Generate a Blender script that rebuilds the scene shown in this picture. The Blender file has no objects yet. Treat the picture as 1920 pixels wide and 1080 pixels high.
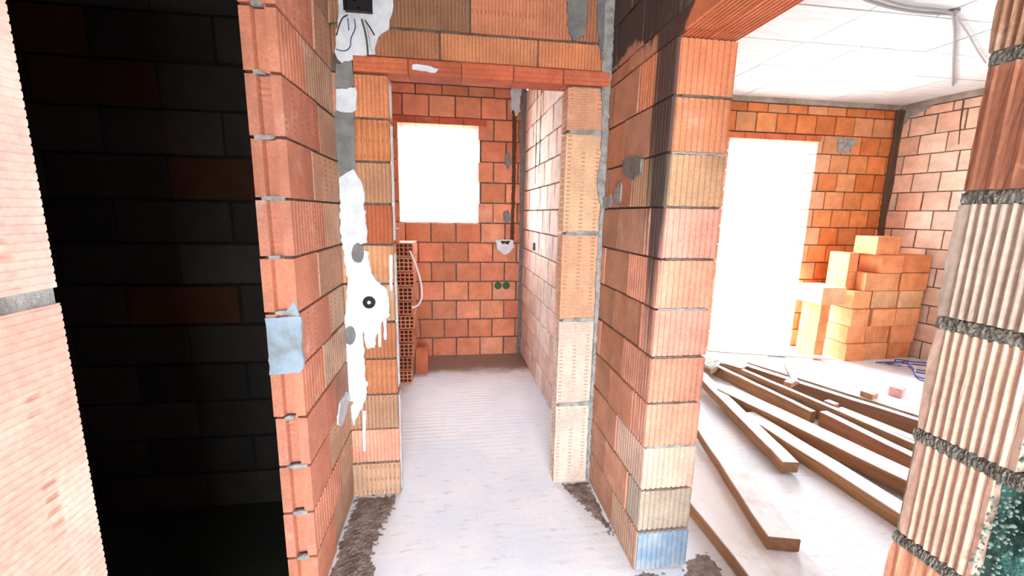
import bpy, bmesh, math, random
from mathutils import Vector, Matrix, Euler

S = bpy.context.scene
COL = S.collection
PI = math.pi

# ------------------------------------------------------------------ camera
EYE = Vector((0.0, 0.0, 1.5647))
F, YAW, PIT, ROL = 782.4, 0.1393, 0.1761, 0.0183
def ray(u, v):
    x = (u - 960) / F; up = -(v - 540) / F
    c, s = math.cos(ROL), math.sin(ROL)
    x1 = c * x - s * up; u1 = s * x + c * up
    c, s = math.cos(PIT), math.sin(PIT)
    y = c + s * u1; z = -s + c * u1
    c, s = math.cos(YAW), math.sin(YAW)
    return Vector((c * x1 + s * y, -s * x1 + c * y, z))
def on(u, v, **k):
    """point of the photograph measured onto a wall / floor plane of the building (metres)"""
    a, val = list(k.items())[0]; i = 'XYZ'.index(a); r = ray(u, v)
    return EYE + r * ((val - EYE[i]) / r[i])
cd = bpy.data.cameras.new('camera'); cam = bpy.data.objects.new('camera', cd); COL.objects.link(cam)
cd.sensor_width = 36; cd.lens = 36 * F / 1920; cd.clip_start = 0.02
fw = ray(960, 540).normalized(); rt = (ray(961, 540) - ray(959, 540)).normalized(); up = rt.cross(fw)
M = Matrix((rt, up, -fw)).transposed().to_4x4(); M.translation = EYE
cam.matrix_world = M
S.camera = cam

# ------------------------------------------------------------------ light
W = bpy.data.worlds.new('sky'); S.world = W; W.use_nodes = True
bg = W.node_tree.nodes['Background']; bg.inputs[0].default_value = (0.88, 0.95, 1.0, 1); bg.inputs[1].default_value = 26.0
S.view_settings.view_transform = 'Standard'; S.view_settings.look = 'None'
S.view_settings.gamma = 1; S.view_settings.exposure = 0.28
S.view_settings.use_curve_mapping = False
def portal(name, c, sx, sy, d):
    L = bpy.data.lights.new(name, 'AREA'); L.shape = 'RECTANGLE'; L.size = sx; L.size_y = sy; L.energy = 1
    L.cycles.is_portal = True
    o = bpy.data.objects.new(name, L); COL.objects.link(o); o.location = c
    o.rotation_euler = Vector(d).to_track_quat('-Z', 'Y').to_euler()
portal('window_portal', (-0.149, 4.76, 1.95), 0.82, 1.0, (0, -1, 0))
portal('terrace_portal', (3.61, 4.76, 1.225), 1.12, 2.46, (0, -1, 0))
portal('hall_fill_portal', (0.12, -1.62, 1.3), 1.14, 1.9, (0, 1, 0))  # unseen opening behind the camera, added and sized for fill light
portal('side_fill_portal', (5.66, 0.9, 1.5), 1.6, 1.2, (-1, 0, 0))  # unseen opening in the right room, added to light the hall's left side

# ------------------------------------------------------------------ helpers
def tag(o, label=None, cat=None, group=None, kind=None):
    if label: o['label'] = label
    if cat: o['category'] = cat
    if group: o['group'] = group
    if kind: o['kind'] = kind
    return o
def link(name, me, parent=None, mat=None, color=None):
    o = bpy.data.objects.new(name, me); COL.objects.link(o)
    if parent: o.parent = parent
    if mat and not me.materials: me.materials.append(mat)
    if color: o.color = (*color, 1)
    return o
def empty(name, loc=(0, 0, 0), rz=0):
    o = bpy.data.objects.new(name, None); COL.objects.link(o); o.location = loc; o.rotation_euler = (0, 0, rz)
    o.empty_display_size = .1
    return o
def mesh(name, vs, fs):
    me = bpy.data.meshes.new(name); me.from_pydata(vs, [], fs); me.update(); return me
def bm_mesh(name, bm):
    bmesh.ops.recalc_face_normals(bm, faces=bm.faces[:])
    me = bpy.data.meshes.new(name); bm.to_mesh(me); bm.free(); return me
def add_box(bm, x0, y0, z0, x1, y1, z1, rot=None, piv=None):
    vs = [bm.verts.new(p) for p in ((x0,y0,z0),(x1,y0,z0),(x1,y1,z0),(x0,y1,z0),(x0,y0,z1),(x1,y0,z1),(x1,y1,z1),(x0,y1,z1))]
    for f in ((0,3,2,1),(4,5,6,7),(0,1,5,4),(1,2,6,5),(2,3,7,6),(3,0,4,7)): bm.faces.new([vs[i] for i in f])
    if rot is not None: bmesh.ops.rotate(bm, verts=vs, cent=piv or Vector(((x0+x1)/2,(y0+y1)/2,(z0+z1)/2)), matrix=rot)
    return vs
def add_prism(bm, pts, z0, z1, axis='z'):
    """closed outline extruded along an axis; outline is (a, b) in the other two axes"""
    def P(a, b, c): return (a, b, c) if axis == 'z' else (c, a, b)
    lo = [bm.verts.new(P(a, b, z0)) for a, b in pts]; hi = [bm.verts.new(P(a, b, z1)) for a, b in pts]
    n = len(pts)
    for i in range(n): bm.faces.new((lo[i], lo[(i+1) % n], hi[(i+1) % n], hi[i]))
    bm.faces.new(lo[::-1]); bm.faces.new(hi)
def tube_mesh(name, pts, r, n=7, closed_caps=True):
    pts = [Vector(p) for p in pts]
    # smooth the path (Catmull-Rom)
    P = []
    if len(pts) > 2:
        q = [pts[0]] + pts + [pts[-1]]
        for i in range(1, len(q) - 2):
            for t in (0, .25, .5, .75):
                a, b, c, d = q[i-1], q[i], q[i+1], q[i+2]
                P.append(.5*((2*b)+(c-a)*t+(2*a-5*b+4*c-d)*t*t+(3*b-a-3*c+d)*t**3))
        P.append(pts[-1])
    else: P = pts
    vs, fs = [], []; ref = Vector((0.13, 0.31, 0.94))
    for i, p in enumerate(P):
        t = (P[min(i+1, len(P)-1)] - P[max(i-1, 0)]).normalized()
        if abs(t.dot(ref)) > .97: ref = Vector((0.9, 0.1, 0.2))
        a = t.cross(ref).normalized(); b = t.cross(a)
        for k in range(n):
            w = 2*PI*k/n; vs.append(p + a*(r*math.cos(w)) + b*(r*math.sin(w)))
    for i in range(len(P)-1):
        for k in range(n): fs.append((i*n+k, i*n+(k+1) % n, (i+1)*n+(k+1) % n, (i+1)*n+k))
    fs.append(tuple(range(n))[::-1]); fs.append(tuple((len(P)-1)*n+k for k in range(n)))
    return mesh(name, vs, fs)
def cyl(bm, c, r, d, axis, n=20, r2=None):
    m = Vector(axis).to_track_quat('Z', 'Y').to_matrix().to_4x4(); m.translation = Vector(c)
    bmesh.ops.create_cone(bm, cap_ends=True, segments=n, radius1=r, radius2=r if r2 is None else r2, depth=d, matrix=m)

# ------------------------------------------------------------------ materials
class NT:
    def __init__(s, name):
        s.m = bpy.data.materials.new(name); s.m.use_nodes = True; s.t = s.m.node_tree; s.b = s.t.nodes['Principled BSDF']
        s.b.inputs['Specular IOR Level'].default_value = .2
    def n(s, typ, **k):
        o = s.t.nodes.new(typ)
        for a, v in k.items():
            if a.startswith('i_'):
                key = a[2:]; key = int(key) if key.isdigit() else key.replace('_', ' ')
                s.put(o.inputs[key], v)
            else: setattr(o, a, v)
        return o
    def put(s, sock, v):
        if isinstance(v, bpy.types.NodeSocket): s.t.links.new(v, sock)
        elif isinstance(v, bpy.types.Node): s.t.links.new(v.outputs[0], sock)
        else: sock.default_value = v
    def math(s, op, a, b=0.0, c=0.0, clamp=False):
        o = s.n('ShaderNodeMath', operation=op, use_clamp=clamp)
        s.put(o.inputs[0], a); s.put(o.inputs[1], b)
        if op in ('MULTIPLY_ADD', 'SMOOTH_MIN', 'COMPARE'): s.put(o.inputs[2], c)
        return o.outputs[0]
    def noise(s, vec, scale, detail=4, rough=.6, dist=0.0):
        o = s.n('ShaderNodeTexNoise'); s.put(o.inputs['Vector'], vec)
        o.inputs['Scale'].default_value = scale; o.inputs['Detail'].default_value = detail
        o.inputs['Roughness'].default_value = rough; o.inputs['Distortion'].default_value = dist
        return o.outputs[0]
    def ramp(s, v, lo, hi, a=0.0, b=1.0):
        o = s.n('ShaderNodeMapRange', interpolation_type='SMOOTHSTEP'); s.put(o.inputs['Value'], v)
        for i, x in ((1, lo), (2, hi), (3, a), (4, b)): o.inputs[i].default_value = x
        return o.outputs[0]
    def mix(s, f, a, b, mode='MIX'):
        o = s.n('ShaderNodeMix', data_type='RGBA', blend_type=mode)
        s.put(o.inputs[0], f); s.put(o.inputs[6], a if not isinstance(a, tuple) else (*a, 1)[:4]); s.put(o.inputs[7], b if not isinstance(b, tuple) else (*b, 1)[:4])
        return o.outputs[2]
    def mapping(s, v, sc):
        o = s.n('ShaderNodeMapping'); s.put(o.inputs['Vector'], v); o.inputs['Scale'].default_value = sc; return o.outputs[0]
    def bump(s, h, strength=.4, dist=.004):
        o = s.n('ShaderNodeBump'); s.put(o.inputs['Height'], h); o.inputs['Strength'].default_value = strength; o.inputs['Distance'].default_value = dist
        s.put(s.b.inputs['Normal'], o.outputs[0]); return o

def clay(name, comb=None, soot=False, dusty=.12, line=None):
    m = NT(name)
    inf = m.n('ShaderNodeObjectInfo'); geo = m.n('ShaderNodeNewGeometry'); tc = m.n('ShaderNodeTexCoord')
    off = m.n('ShaderNodeVectorMath', operation='MULTIPLY_ADD'); m.put(off.inputs[0], inf.outputs['Random'])
    off.inputs[1].default_value = (37, 23, 51); m.put(off.inputs[2], geo.outputs['Position'])
    pos = off.outputs[0]
    col = inf.outputs['Color']
    v = m.ramp(m.noise(pos, 7, 4), .3, .7, .84, 1.12)
    fine = m.noise(pos, 90, 3)
    v2 = m.ramp(fine, .25, .75, .88, 1.1)
    vv = m.n('ShaderNodeCombineXYZ'); mv = m.math('MULTIPLY', v, v2)
    for i in range(3): m.put(vv.inputs[i], mv)
    col = m.mix(1.0, col, vv.outputs[0], 'MULTIPLY')
    # pale lime dust in drifts, dark firing marks
    col = m.mix(m.ramp(m.noise(pos, 5, 6, .7), .56, .78, 0, dusty * 3), col, (.74, .62, .52) if dusty else (.03, .03, .03))
    col = m.mix(m.ramp(m.noise(pos, 14, 5, .7), .64, .82, 0, .3), col, (.2, .1, .06))
    h = fine
    if comb:
        sp = m.n('ShaderNodeSeparateXYZ'); m.put(sp.inputs[0], tc.outputs['Object'])
        a, b = (sp.outputs[0], sp.outputs[2]) if comb == 'rows' else (sp.outputs[2], sp.outputs[0])
        dash = m.ramp(m.math('SINE', m.math('MULTIPLY', a, 2*PI/.021)), .0, .6)
        row = m.ramp(m.math('SINE', m.math('MULTIPLY', b, 2*PI/.075)), .45, .9)
        patch = m.ramp(m.noise(pos, 7, 2), .42, .55)
        d = m.math('MULTIPLY', m.math('MULTIPLY', dash, row), patch)
        col = m.mix(m.math('MULTIPLY', d, .55), col, (.36, .13, .06))
        h = m.math('SUBTRACT', fine, m.math('MULTIPLY', d, 1.5))
    if line:
        sp = m.n('ShaderNodeSeparateXYZ'); m.put(sp.inputs[0], tc.outputs['Object'])
        w = m.math('SINE', m.math('MULTIPLY', sp.outputs[2], 2*PI/line))
        h = m.math('ADD', h, m.math('MULTIPLY', w, .7))
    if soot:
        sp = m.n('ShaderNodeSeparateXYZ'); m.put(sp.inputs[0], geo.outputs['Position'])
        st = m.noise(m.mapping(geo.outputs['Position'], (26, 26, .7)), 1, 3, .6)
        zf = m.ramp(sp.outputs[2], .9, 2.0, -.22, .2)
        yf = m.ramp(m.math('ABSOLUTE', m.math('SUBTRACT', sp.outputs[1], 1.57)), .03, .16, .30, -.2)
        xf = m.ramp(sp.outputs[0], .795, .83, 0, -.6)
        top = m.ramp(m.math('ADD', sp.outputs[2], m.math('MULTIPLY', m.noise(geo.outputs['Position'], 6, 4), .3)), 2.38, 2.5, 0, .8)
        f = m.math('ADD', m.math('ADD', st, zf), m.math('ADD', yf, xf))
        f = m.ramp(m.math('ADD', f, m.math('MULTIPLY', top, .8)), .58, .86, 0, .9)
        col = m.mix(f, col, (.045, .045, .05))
    m.put(m.b.inputs['Base Color'], col); m.b.inputs['Roughness'].default_value = .9
    m.bump(h, .25, .002)
    return m.m
def simple(name, c, c2=None, scale=12, rough=.85, bump=.3, bscale=60, bdist=.004, metal=0):
    m = NT(name); geo = m.n('ShaderNodeNewGeometry')
    c2 = c2 or tuple(x * .75 for x in c)
    col = m.mix(m.ramp(m.noise(geo.outputs['Position'], scale, 6, .65), .35, .68), c, c2)
    m.put(m.b.inputs['Base Color'], col); m.b.inputs['Roughness'].default_value = rough; m.b.inputs['Metallic'].default_value = metal
    if bump: m.bump(m.noise(geo.outputs['Position'], bscale, 5, .7), bump, bdist)
    return m.m
def tinted(name, rough=.5):
    m = NT(name); m.put(m.b.inputs['Base Color'], m.n('ShaderNodeObjectInfo').outputs['Color']); m.b.inputs['Roughness'].default_value = rough
    return m.m

CLAY = clay('fired_clay'); COMBR = clay('fired_clay_combed_rows', 'rows'); COMBC = clay('fired_clay_combed_columns', 'cols', dusty=.25)
LINED = clay('fired_clay_fine_lines', 'cols', dusty=.3, line=.011); SOOT = clay('fired_clay_sooty', soot=True)
MORTAR = simple('mortar', (.19, .155, .13), (.10, .08, .065), 20, .95, .6, 80)
MORTAR_L = simple('pale_mortar', (.46, .47, .46), (.26, .26, .25), 25, .95, .9, 90, .008)
CEMENT = simple('grey_cement_render', (.24, .25, .25), (.16, .165, .165), 14, .9, .4, 60)
PLASTER = simple('white_gypsum_plaster', (.74, .82, .9), (.6, .66, .72), 14, .8, .5, 50)
RINGM = simple('stained_concrete', (.46, .42, .36), (.30, .24, .18), 7, .9, .4, 60)
BEDM = simple('rough_grey_mortar', (.25, .25, .22), (.12, .12, .10), 60, .95, 1, 140, .006)
TEAL = simple('damp_green_mortar', (.07, .20, .17), (.02, .075, .07), 12, .7, 1, 40, .015)
PEBBLE = simple('pebble', (.17, .24, .21), (.12, .2, .18), 30, .8, .3)
BLUEWASH = simple('blue_lime_wash', (.20, .31, .44), (.40, .46, .50), 9, .85, .3, 50)
BLUEPATCH = simple('blue_washed_plaster', (.35, .45, .55), (.25, .27, .27), 10, .85, .5, 50)
DARKBLK = clay('shade_darkened_clay', dusty=0)  # clay of the unlit room, whose shade is painted into the tints
BLACKP = simple('black_plastic', (.012, .012, .013), (.02, .02, .02), 20, .4, 0)
GREENP = simple('green_plastic', (.05, .14, .03), (.03, .09, .02), 20, .5, 0)
BLUEP = simple('blue_plastic', (.02, .12, .25), (.02, .09, .2), 20, .5, 0)
CABLE = tinted('cable_sheath', .5)
CLOTH = simple('white_sheet', (.8, .8, .78), (.65, .65, .63), 20, .8, .3)

def concrete_floor():
    m = NT('screed_floor'); geo = m.n('ShaderNodeNewGeometry'); P = geo.outputs['Position']
    sp = m.n('ShaderNodeSeparateXYZ'); m.put(sp.inputs[0], P)
    base = m.mix(m.ramp(m.noise(P, 2.2, 6, .6), .35, .65), (.74, .81, .90), (.84, .87, .91))
    base = m.mix(m.ramp(m.noise(m.mapping(P, (3, 14, 1)), 2.5, 6, .75), .55, .72, 0, .6), base, (.36, .39, .44))
    base = m.mix(m.ramp(m.noise(P, 26, 5, .75), .62, .74, 0, .5), base, (.20, .24, .30))
    base = m.mix(m.ramp(m.math('ADD', sp.outputs[1], m.math('MULTIPLY', m.noise(P, 5, 4), .35)), 4.05, 4.3, 0, .9), base, (.27, .19, .14))
    m.put(m.b.inputs['Base Color'], base); m.b.inputs['Roughness'].default_value = .62
    ridg = m.math('SINE', m.math('ADD', m.math('MULTIPLY', sp.outputs[1], 2*PI/.05), m.math('MULTIPLY', m.noise(P, 3, 3), 4)))
    ridg = m.math('MULTIPLY', m.math('MULTIPLY', ridg, m.ramp(m.noise(P, 2.4, 3), .42, .56, .1, 1.0)), m.ramp(sp.outputs[1], 2.3, 3.0, .18, 1.0))
    m.bump(m.math('ADD', m.math('MULTIPLY', ridg, .5), m.noise(P, 45, 5, .7)), .5, .006)
    return m.m
FLOOR = concrete_floor()
def wood():
    m = NT('sawn_timber'); tc = m.n('ShaderNodeTexCoord'); inf = m.n('ShaderNodeObjectInfo')
    g = m.noise(m.mapping(tc.outputs['Object'], (1.5, 26, 26)), 2.0, 5, .6, .6)
    n = m.noise(tc.outputs['Object'], 7, 5, .7)
    col = m.mix(m.ramp(g, .3, .65, .1, .6), inf.outputs['Color'], (.20, .11, .06))
    col = m.mix(m.ramp(n, .55, .75, 0, .45), col, (.16, .10, .06))
    # upper faces whitened: window light on the boards painted into their colour
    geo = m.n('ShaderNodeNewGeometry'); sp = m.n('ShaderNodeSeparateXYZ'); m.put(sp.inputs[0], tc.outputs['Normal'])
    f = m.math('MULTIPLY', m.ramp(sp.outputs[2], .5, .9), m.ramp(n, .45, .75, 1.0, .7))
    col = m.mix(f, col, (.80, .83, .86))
    m.put(m.b.inputs['Base Color'], col); m.b.inputs['Roughness'].default_value = .75
    m.bump(g, .4, .003)
    return m.m
WOOD = wood()
def ceil_mat():
    m = NT('board_marked_concrete'); geo = m.n('ShaderNodeNewGeometry'); P = geo.outputs['Position']
    col = m.mix(m.ramp(m.noise(m.mapping(P, (1.5, 9, 1)), 3, 6, .7), .35, .7), (.72, .75, .77), (.60, .63, .65))
    col = m.mix(m.ramp(m.noise(m.mapping(P, (5, 22, 1)), 3, 5, .7), .64, .74, 0, .6), col, (.25, .26, .26))
    m.put(m.b.inputs['Base Color'], col); m.b.inputs['Roughness'].default_value = .85
    m.bump(m.noise(m.mapping(P, (6, 60, 1)), 2, 4), .3, .003)
    return m.m
CEIL = ceil_mat()
GROUND = simple('pale_ground', (.6, .58, .54), (.5, .48, .44), 2, .95, .4, 20)

# ------------------------------------------------------------------ brick meshes
_cache = {}
def ribline(x0, x1, pitch, depth, kind):
    """points from x0 to x1 along a face; second value = how far in from the face"""
    L = x1 - x0; n = max(1, round(L / pitch)); p = L / n; out = []
    if kind == 'v':
        for i in range(n):
            a = x0 + i * p
            out += [(a, 0), (a + .60*p, 0), (a + .68*p, depth*1.9), (a + .88*p, depth*1.9)]
        out.append((x1, 0))
    elif kind == 'wave':
        for i in range(n):
            a = x0 + i * p
            out += [(a, 0), (a + .12*p, depth*.7), (a + .45*p, depth), (a + .72*p, depth*.55), (a + .82*p, 0)]
        out.append((x1, 0))
    elif kind == 'tongue':
        for t, d in ((0, 0), (.3, 0), (.34, depth), (.66, depth), (.7, 0), (1, 0)): out.append((x0 + t*L, d))
    else: out = [(x0, 0), (x1, 0)]
    return out
def brick_mesh(L, T, H, front='flat', end0='flat', end1='flat', pitch=.024, depth=.0025, horiz=False, var=0):
    key = (round(L, 3), round(T, 3), round(H, 3), front, end0, end1, pitch, depth, horiz, var)
    if key in _cache: return _cache[key]
    rnd = random.Random(hash(key[:3]) & 0xffff | var)
    bm = bmesh.new()
    if horiz:
        pts = [(d, z) for z, d in ribline(0, H, pitch, depth, front)] + [(T, H), (T, 0)]
        add_prism(bm, pts, 0, L, 'x')
    else:
        pts = [(x, d) for x, d in ribline(0, L, pitch, depth, front)]
        pts += [(L - d, y) for y, d in ribline(0, T, pitch, depth if end1 != 'tongue' else .024, end1)][1:]
        pts += [(0, T)] if end0 == 'flat' else [(d, T - y) for y, d in ribline(0, T, pitch, depth if end0 != 'tongue' else .024, end0)][:-1]
        ded = []
        for p in pts:
            if not ded or (abs(p[0]-ded[-1][0]) + abs(p[1]-ded[-1][1])) > 1e-6: ded.append(p)
        if front == end0 == end1 == 'flat':
            # plain block: edges worn round by a small chamfer
            add_box(bm, 0, 0, 0, L, T, H)
            for v in bm.verts: v.co += Vector([rnd.uniform(-.0018, .0018) for _ in range(3)])
            bmesh.ops.bevel(bm, geom=[e for e in bm.edges if all(v.co.y < .01 for v in e.verts)], offset=.004, segments=1, affect='EDGES')
        else:
            add_prism(bm, ded, 0, H, 'z')
            for v in bm.verts:
                v.co.z += rnd.uniform(-.0012, .0012)
    me = bm_mesh('brick', bm); _cache[key] = me
    return me
def perforated(bm, w, h, nx, ny, depth, web=.30, P=None):
    """face in a-b plane with rectangular cells sunk to depth, P maps (a,b,inward) to a point"""
    P = P or (lambda a, b, c: (a, c, b))
    def lines(L, n):
        c = L / (n + web); xs = [0]
        for i in range(n): xs += [c*web + c*i, c*(i+1)]
        return xs + [L]
    xs, ys = lines(w, nx), lines(h, ny)
    g = [[bm.verts.new(P(x, y, 0)) for y in ys] for x in xs]
    for i in range(len(xs)-1):
        for j in range(len(ys)-1):
            q = [g[i][j], g[i+1][j], g[i+1][j+1], g[i][j+1]]
            if i % 2 and j % 2:
                b = [bm.verts.new(P(x, y, depth)) for x, y in ((xs[i], ys[j]), (xs[i+1], ys[j]), (xs[i+1], ys[j+1]), (xs[i], ys[j+1]))]
                for k in range(4): bm.faces.new((q[k], q[(k+1) % 4], b[(k+1) % 4], b[k]))
                bm.faces.new(b)
            else: bm.faces.new(q)

ORANGE = [(.64, .24, .13), (.68, .28, .16), (.58, .22, .12), (.70, .32, .19), (.62, .26, .15), (.54, .21, .12)]
DEEP = [(.68, .25, .15), (.72, .28, .17), (.64, .22, .13), (.74, .32, .20)]
TAN = (.60, .40, .25); PINK = (.70, .34, .24); PALE = (.72, .55, .42); BROWN = (.34, .14, .075)
RD = random.Random(11)

def wall(name, org, ang, length, T, rows, blen, openings=(), z0=0.0, offs=(0, .5), zmax=None, gap=.012, style=None,
         tint=None, mat=CLAY, inset=.013, end_in=None, brickT=None, start=0.0, core_mat=None, core_extra=None, label=None):
    """rows: list of course heights. openings: (x0, x1, za, zb). style(row,i,x0,x1)-> dict or None"""
    bm = bmesh.new(); z = z0; bt = brickT or T - .004
    w = None; items = []
    for r, h in enumerate(rows):
        zb, zt = z, z + h; z = zt
        segs = [(start, length)]
        cuts = []
        for (a, b, c, d) in openings:
            if c < zt - .03 and d > zb + .03: cuts.append((a, b, c, d))
        parts = []
        for s in segs:
            cur = s[0]
            for (a, b, c, d) in sorted(cuts):
                if a > cur: parts.append((cur, a, zb, zt))
                if c > zb + .03: parts.append((max(a, cur), b, zb, c))
                if d < zt - .03: parts.append((max(a, cur), b, d, zt))
                cur = max(cur, b)
            if cur < s[1]: parts.append((cur, s[1], zb, zt))
        for (a, b, c, d) in parts:
            i0 = inset if a > start else inset
            add_box(bm, a + ((end_in or inset) if (a == start or any(abs(a-o[1]) < 1e-6 for o in cuts)) else 0), inset, c,
                        b - (inset if (b == length or any(abs(b-o[0]) < 1e-6 for o in cuts)) else 0), T - inset, d)
            # bricks on a running-bond grid
            x = start + (offs[r % len(offs)] - 1) * blen if offs[r % len(offs)] else start
            i = 0
            while x < b - 1e-6:
                x0, x1 = max(x, a), min(x + blen, b); x += blen; i += 1
                if x1 - x0 < .035: continue
                items.append((r, i, x0, x1, c, d, x0 <= a + 1e-6, x1 >= b - 1e-6))
    if core_extra: core_extra(bm)
    w = link(name, bm_mesh(name, bm), None, core_mat or MORTAR); tag(w, kind='structure')
    w.location = (org[0], org[1], 0); w.rotation_euler = (0, 0, ang)
    for (r, i, x0, x1, c, d, fa, fb) in items:
        st = style(r, i, x0, x1, fa, fb) if style else {}
        if st is None: continue
        st = dict(st); m = st.pop('mat', mat); tn = st.pop('tint', None) or (tint(r, i) if tint else RD.choice(ORANGE))
        pr = st.pop('proud', RD.uniform(-.003, .003)); var = st.pop('var', RD.randrange(3))
        g0 = 0 if fa else gap/2; g1 = 0 if fb else gap/2
        key_m = m.name
        L = round((x1 - x0) - g0 - g1, 3)
        bmk = brick_mesh(L, bt, round(d - c - gap, 3), var=var, **st)
        me = bmk
        if bmk.materials and bmk.materials[0] != m:
            k2 = (bmk.name, key_m)
            if k2 not in _cache: _cache[k2] = bmk.copy(); _cache[k2].materials.clear(); _cache[k2].materials.append(m)
            me = _cache[k2]
        elif not bmk.materials: bmk.materials.append(m)
        j = RD.uniform(.86, 1.14)
        o = link('brick', me, w, None, tuple(min(.9, t * j) for t in tn))
        o.location = (x0 + g0, pr, c + gap/2)
        o.rotation_euler = (0, RD.uniform(-.004, .004), RD.uniform(-.004, .004))
    return w

# ------------------------------------------------------------------ measured building
XL, XR, YP, YD, YB = -0.554, 0.789, 1.523, 2.174, 4.503
YN_L, YN_R = 0.660, 0.573      # ends of the near walls
ZC = 2.894
R20 = [.2] * 14 + [.094]

# ground, floor, ceiling
bm = bmesh.new(); add_box(bm, -40, -40, -.5, 40, 40, -.14)
g = link('ground', bm_mesh('ground', bm), None, GROUND); tag(g, kind='structure')
bm = bmesh.new(); add_box(bm, -2.6, -1.75, -.14, 5.8, 4.76, 0)
fl = link('floor', bm_mesh('floor', bm), None, FLOOR); tag(fl, kind='structure')
bm = bmesh.new(); add_box(bm, -2.6, -1.75, ZC + .006, 5.8, 4.76, ZC + .2)
ce = link('ceiling', bm_mesh('ceiling', bm), None, CEIL); tag(ce, kind='structure')
ys = [.62, 1.11, 1.61, 2.11, 2.61, 3.11, 3.60, 4.08, 4.503]
for k in range(len(ys) - 1):
    xx = [1.04, 1.6, 2.64, 3.14, 4.2, 5.2] if k % 2 else [1.04, 2.1, 2.66, 3.7, 4.62, 5.2]
    for a, b in zip(xx, xx[1:]):
        bm = bmesh.new(); add_box(bm, a + .005, ys[k] + .006, ZC - .008, b - .005, ys[k+1] - .006, ZC + .004)
        p = link('panel', bm_mesh('panel', bm), ce, CEIL); p.location.z = RD.uniform(-.002, .002)

# --- back wall, far small room (window)
def st_back(r, i, a, b, fa, fb): return {}
def tint_far(r, i): return RD.choice(DEEP + ORANGE[:3])
RB = [.21] * 13 + [.10, .064]
def ring(bm): pass
wb = wall('wall_back', (-1.12, YB), 0, 1.12 + .99, .25, RB[:14], .262, [(1.12-.553, 1.12+.255, 1.46, 2.51)], z0=-.01, offs=(.35, .85), tint=tint_far, gap=.012)
bm = bmesh.new(); add_box(bm, -1.12, YB - .012, 2.825, .75, YB + .25, ZC + .005)
def child_world(name, me, parent, mat, color=None):
    o = link(name, me, parent, mat, color); o.matrix_parent_inverse = (Matrix.Translation(parent.location) @ parent.rotation_euler.to_matrix().to_4x4()).inverted(); return o
child_world('ring_beam', bm_mesh('ring_beam', bm), wb, CEMENT)
# clay lintel units over the window
for k in range(4):
    a = -.62 + k * .24; me = brick_mesh(.236, .24, .066)
    o = child_world('lintel_block', me, wb, CLAY, (.5, .12, .07)); o.location = (a, YB - .004, 2.443)
# --- back wall, right room (terrace opening)
XRR = 5.20
wr = wall('wall_back_right', (1.03, YB), 0, XRR - 1.03, .18, [.21] * 13 + [.10], .25, [(3.06-1.03, 4.16-1.03, 0, 2.51)], z0=0.0, offs=(.3, .8),
          tint=lambda r, i: RD.choice([(.70, .24, .08), (.74, .29, .11), (.66, .21, .07), (.70, .32, .15)]), gap=.012,
          style=lambda r, i, a, b, fa, fb: dict(tint=(.78, .40, .24)) if (fa and a > 3) or (fb and b < 2.1) else {})  # bricks at the opening's edges paler: window glare put into their tint
bm = bmesh.new(); add_box(bm, 1.03, YB - .014, 2.835, XRR, YB + .25, ZC + .005)
child_world('ring_beam', bm_mesh('ring_beam', bm), wr, RINGM)
for k in range(5):
    me = brick_mesh(.25, .24, .066)
    o = child_world('lintel_block', me, wr, CLAY, (.62, .16, .08)); o.location = (2.98 + k * .254, YB - .004, 2.443)
# --- right wall of the right room, slightly out of square, with an unseen opening added for light
ang = math.atan2(3.4 - 4.503, 5.38 - 5.20)
LRW = 6.3
wrr = wall('wall_right', (XRR, YB), ang, 2.5, .25, [.21] * 13 + [.10], .25, offs=(.4, .9), z0=0.0,
           tint=lambda r, i: RD.choice([(.82, .55, .42), (.83, .60, .48), (.80, .50, .36)]), gap=.012)  # pale tints carry the overexposed daylight on this wall
bm = bmesh.new(); add_box(bm, 0, -.014, 2.835, 2.5, .25, ZC + .005)
o = link('ring_beam', bm_mesh('ring_beam', bm), wrr, RINGM)
bm = bmesh.new()   # rest of the room's shell, out of view: piers round the opening added for light
add_box(bm, 5.55, 1.7, 0, 5.8, 2.3, ZC); add_box(bm, 5.55, -1.62, 0, 5.8, .1, ZC); add_box(bm, 5.55, .1, 2.1, 5.8, 1.7, ZC); add_box(bm, 5.55, .1, 0, 5.8, 1.7, .9)
add_box(bm, 1.03, -1.75, 0, 5.8, -1.55, ZC)
o = link('wall_right_shell', bm_mesh('wall_right_shell', bm), None, simple('bare_clay_wall', (.5, .2, .1), (.4, .16, .08))); tag(o, kind='structure')

# --- wall between small room and right room, seen behind the door jamb (faces left)
a0 = math.atan2(-1, (.789 - .742) / (YB - 2.30))
a0 = math.atan2(2.30 - YB, .785 - .742)
LEN = math.hypot(2.30 - YB, .785 - .742)
wall('wall_far_right', (.742, YB), a0, LEN, .24, R20[:14], .25, offs=(.2, .7), tint=lambda r, i: RD.choice([(.84, .68, .60), (.84, .64, .54), (.85, .73, .66)]), gap=.012)  # brick tints paled to paint in the window's glare on this wall
# --- left wall of the small room (out of view behind the jamb)
wall('wall_far_left', (-1.12, 2.30), PI/2, YB - 2.30, .12, R20[:14], .5, offs=(.2, .7), tint=tint_far)

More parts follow.
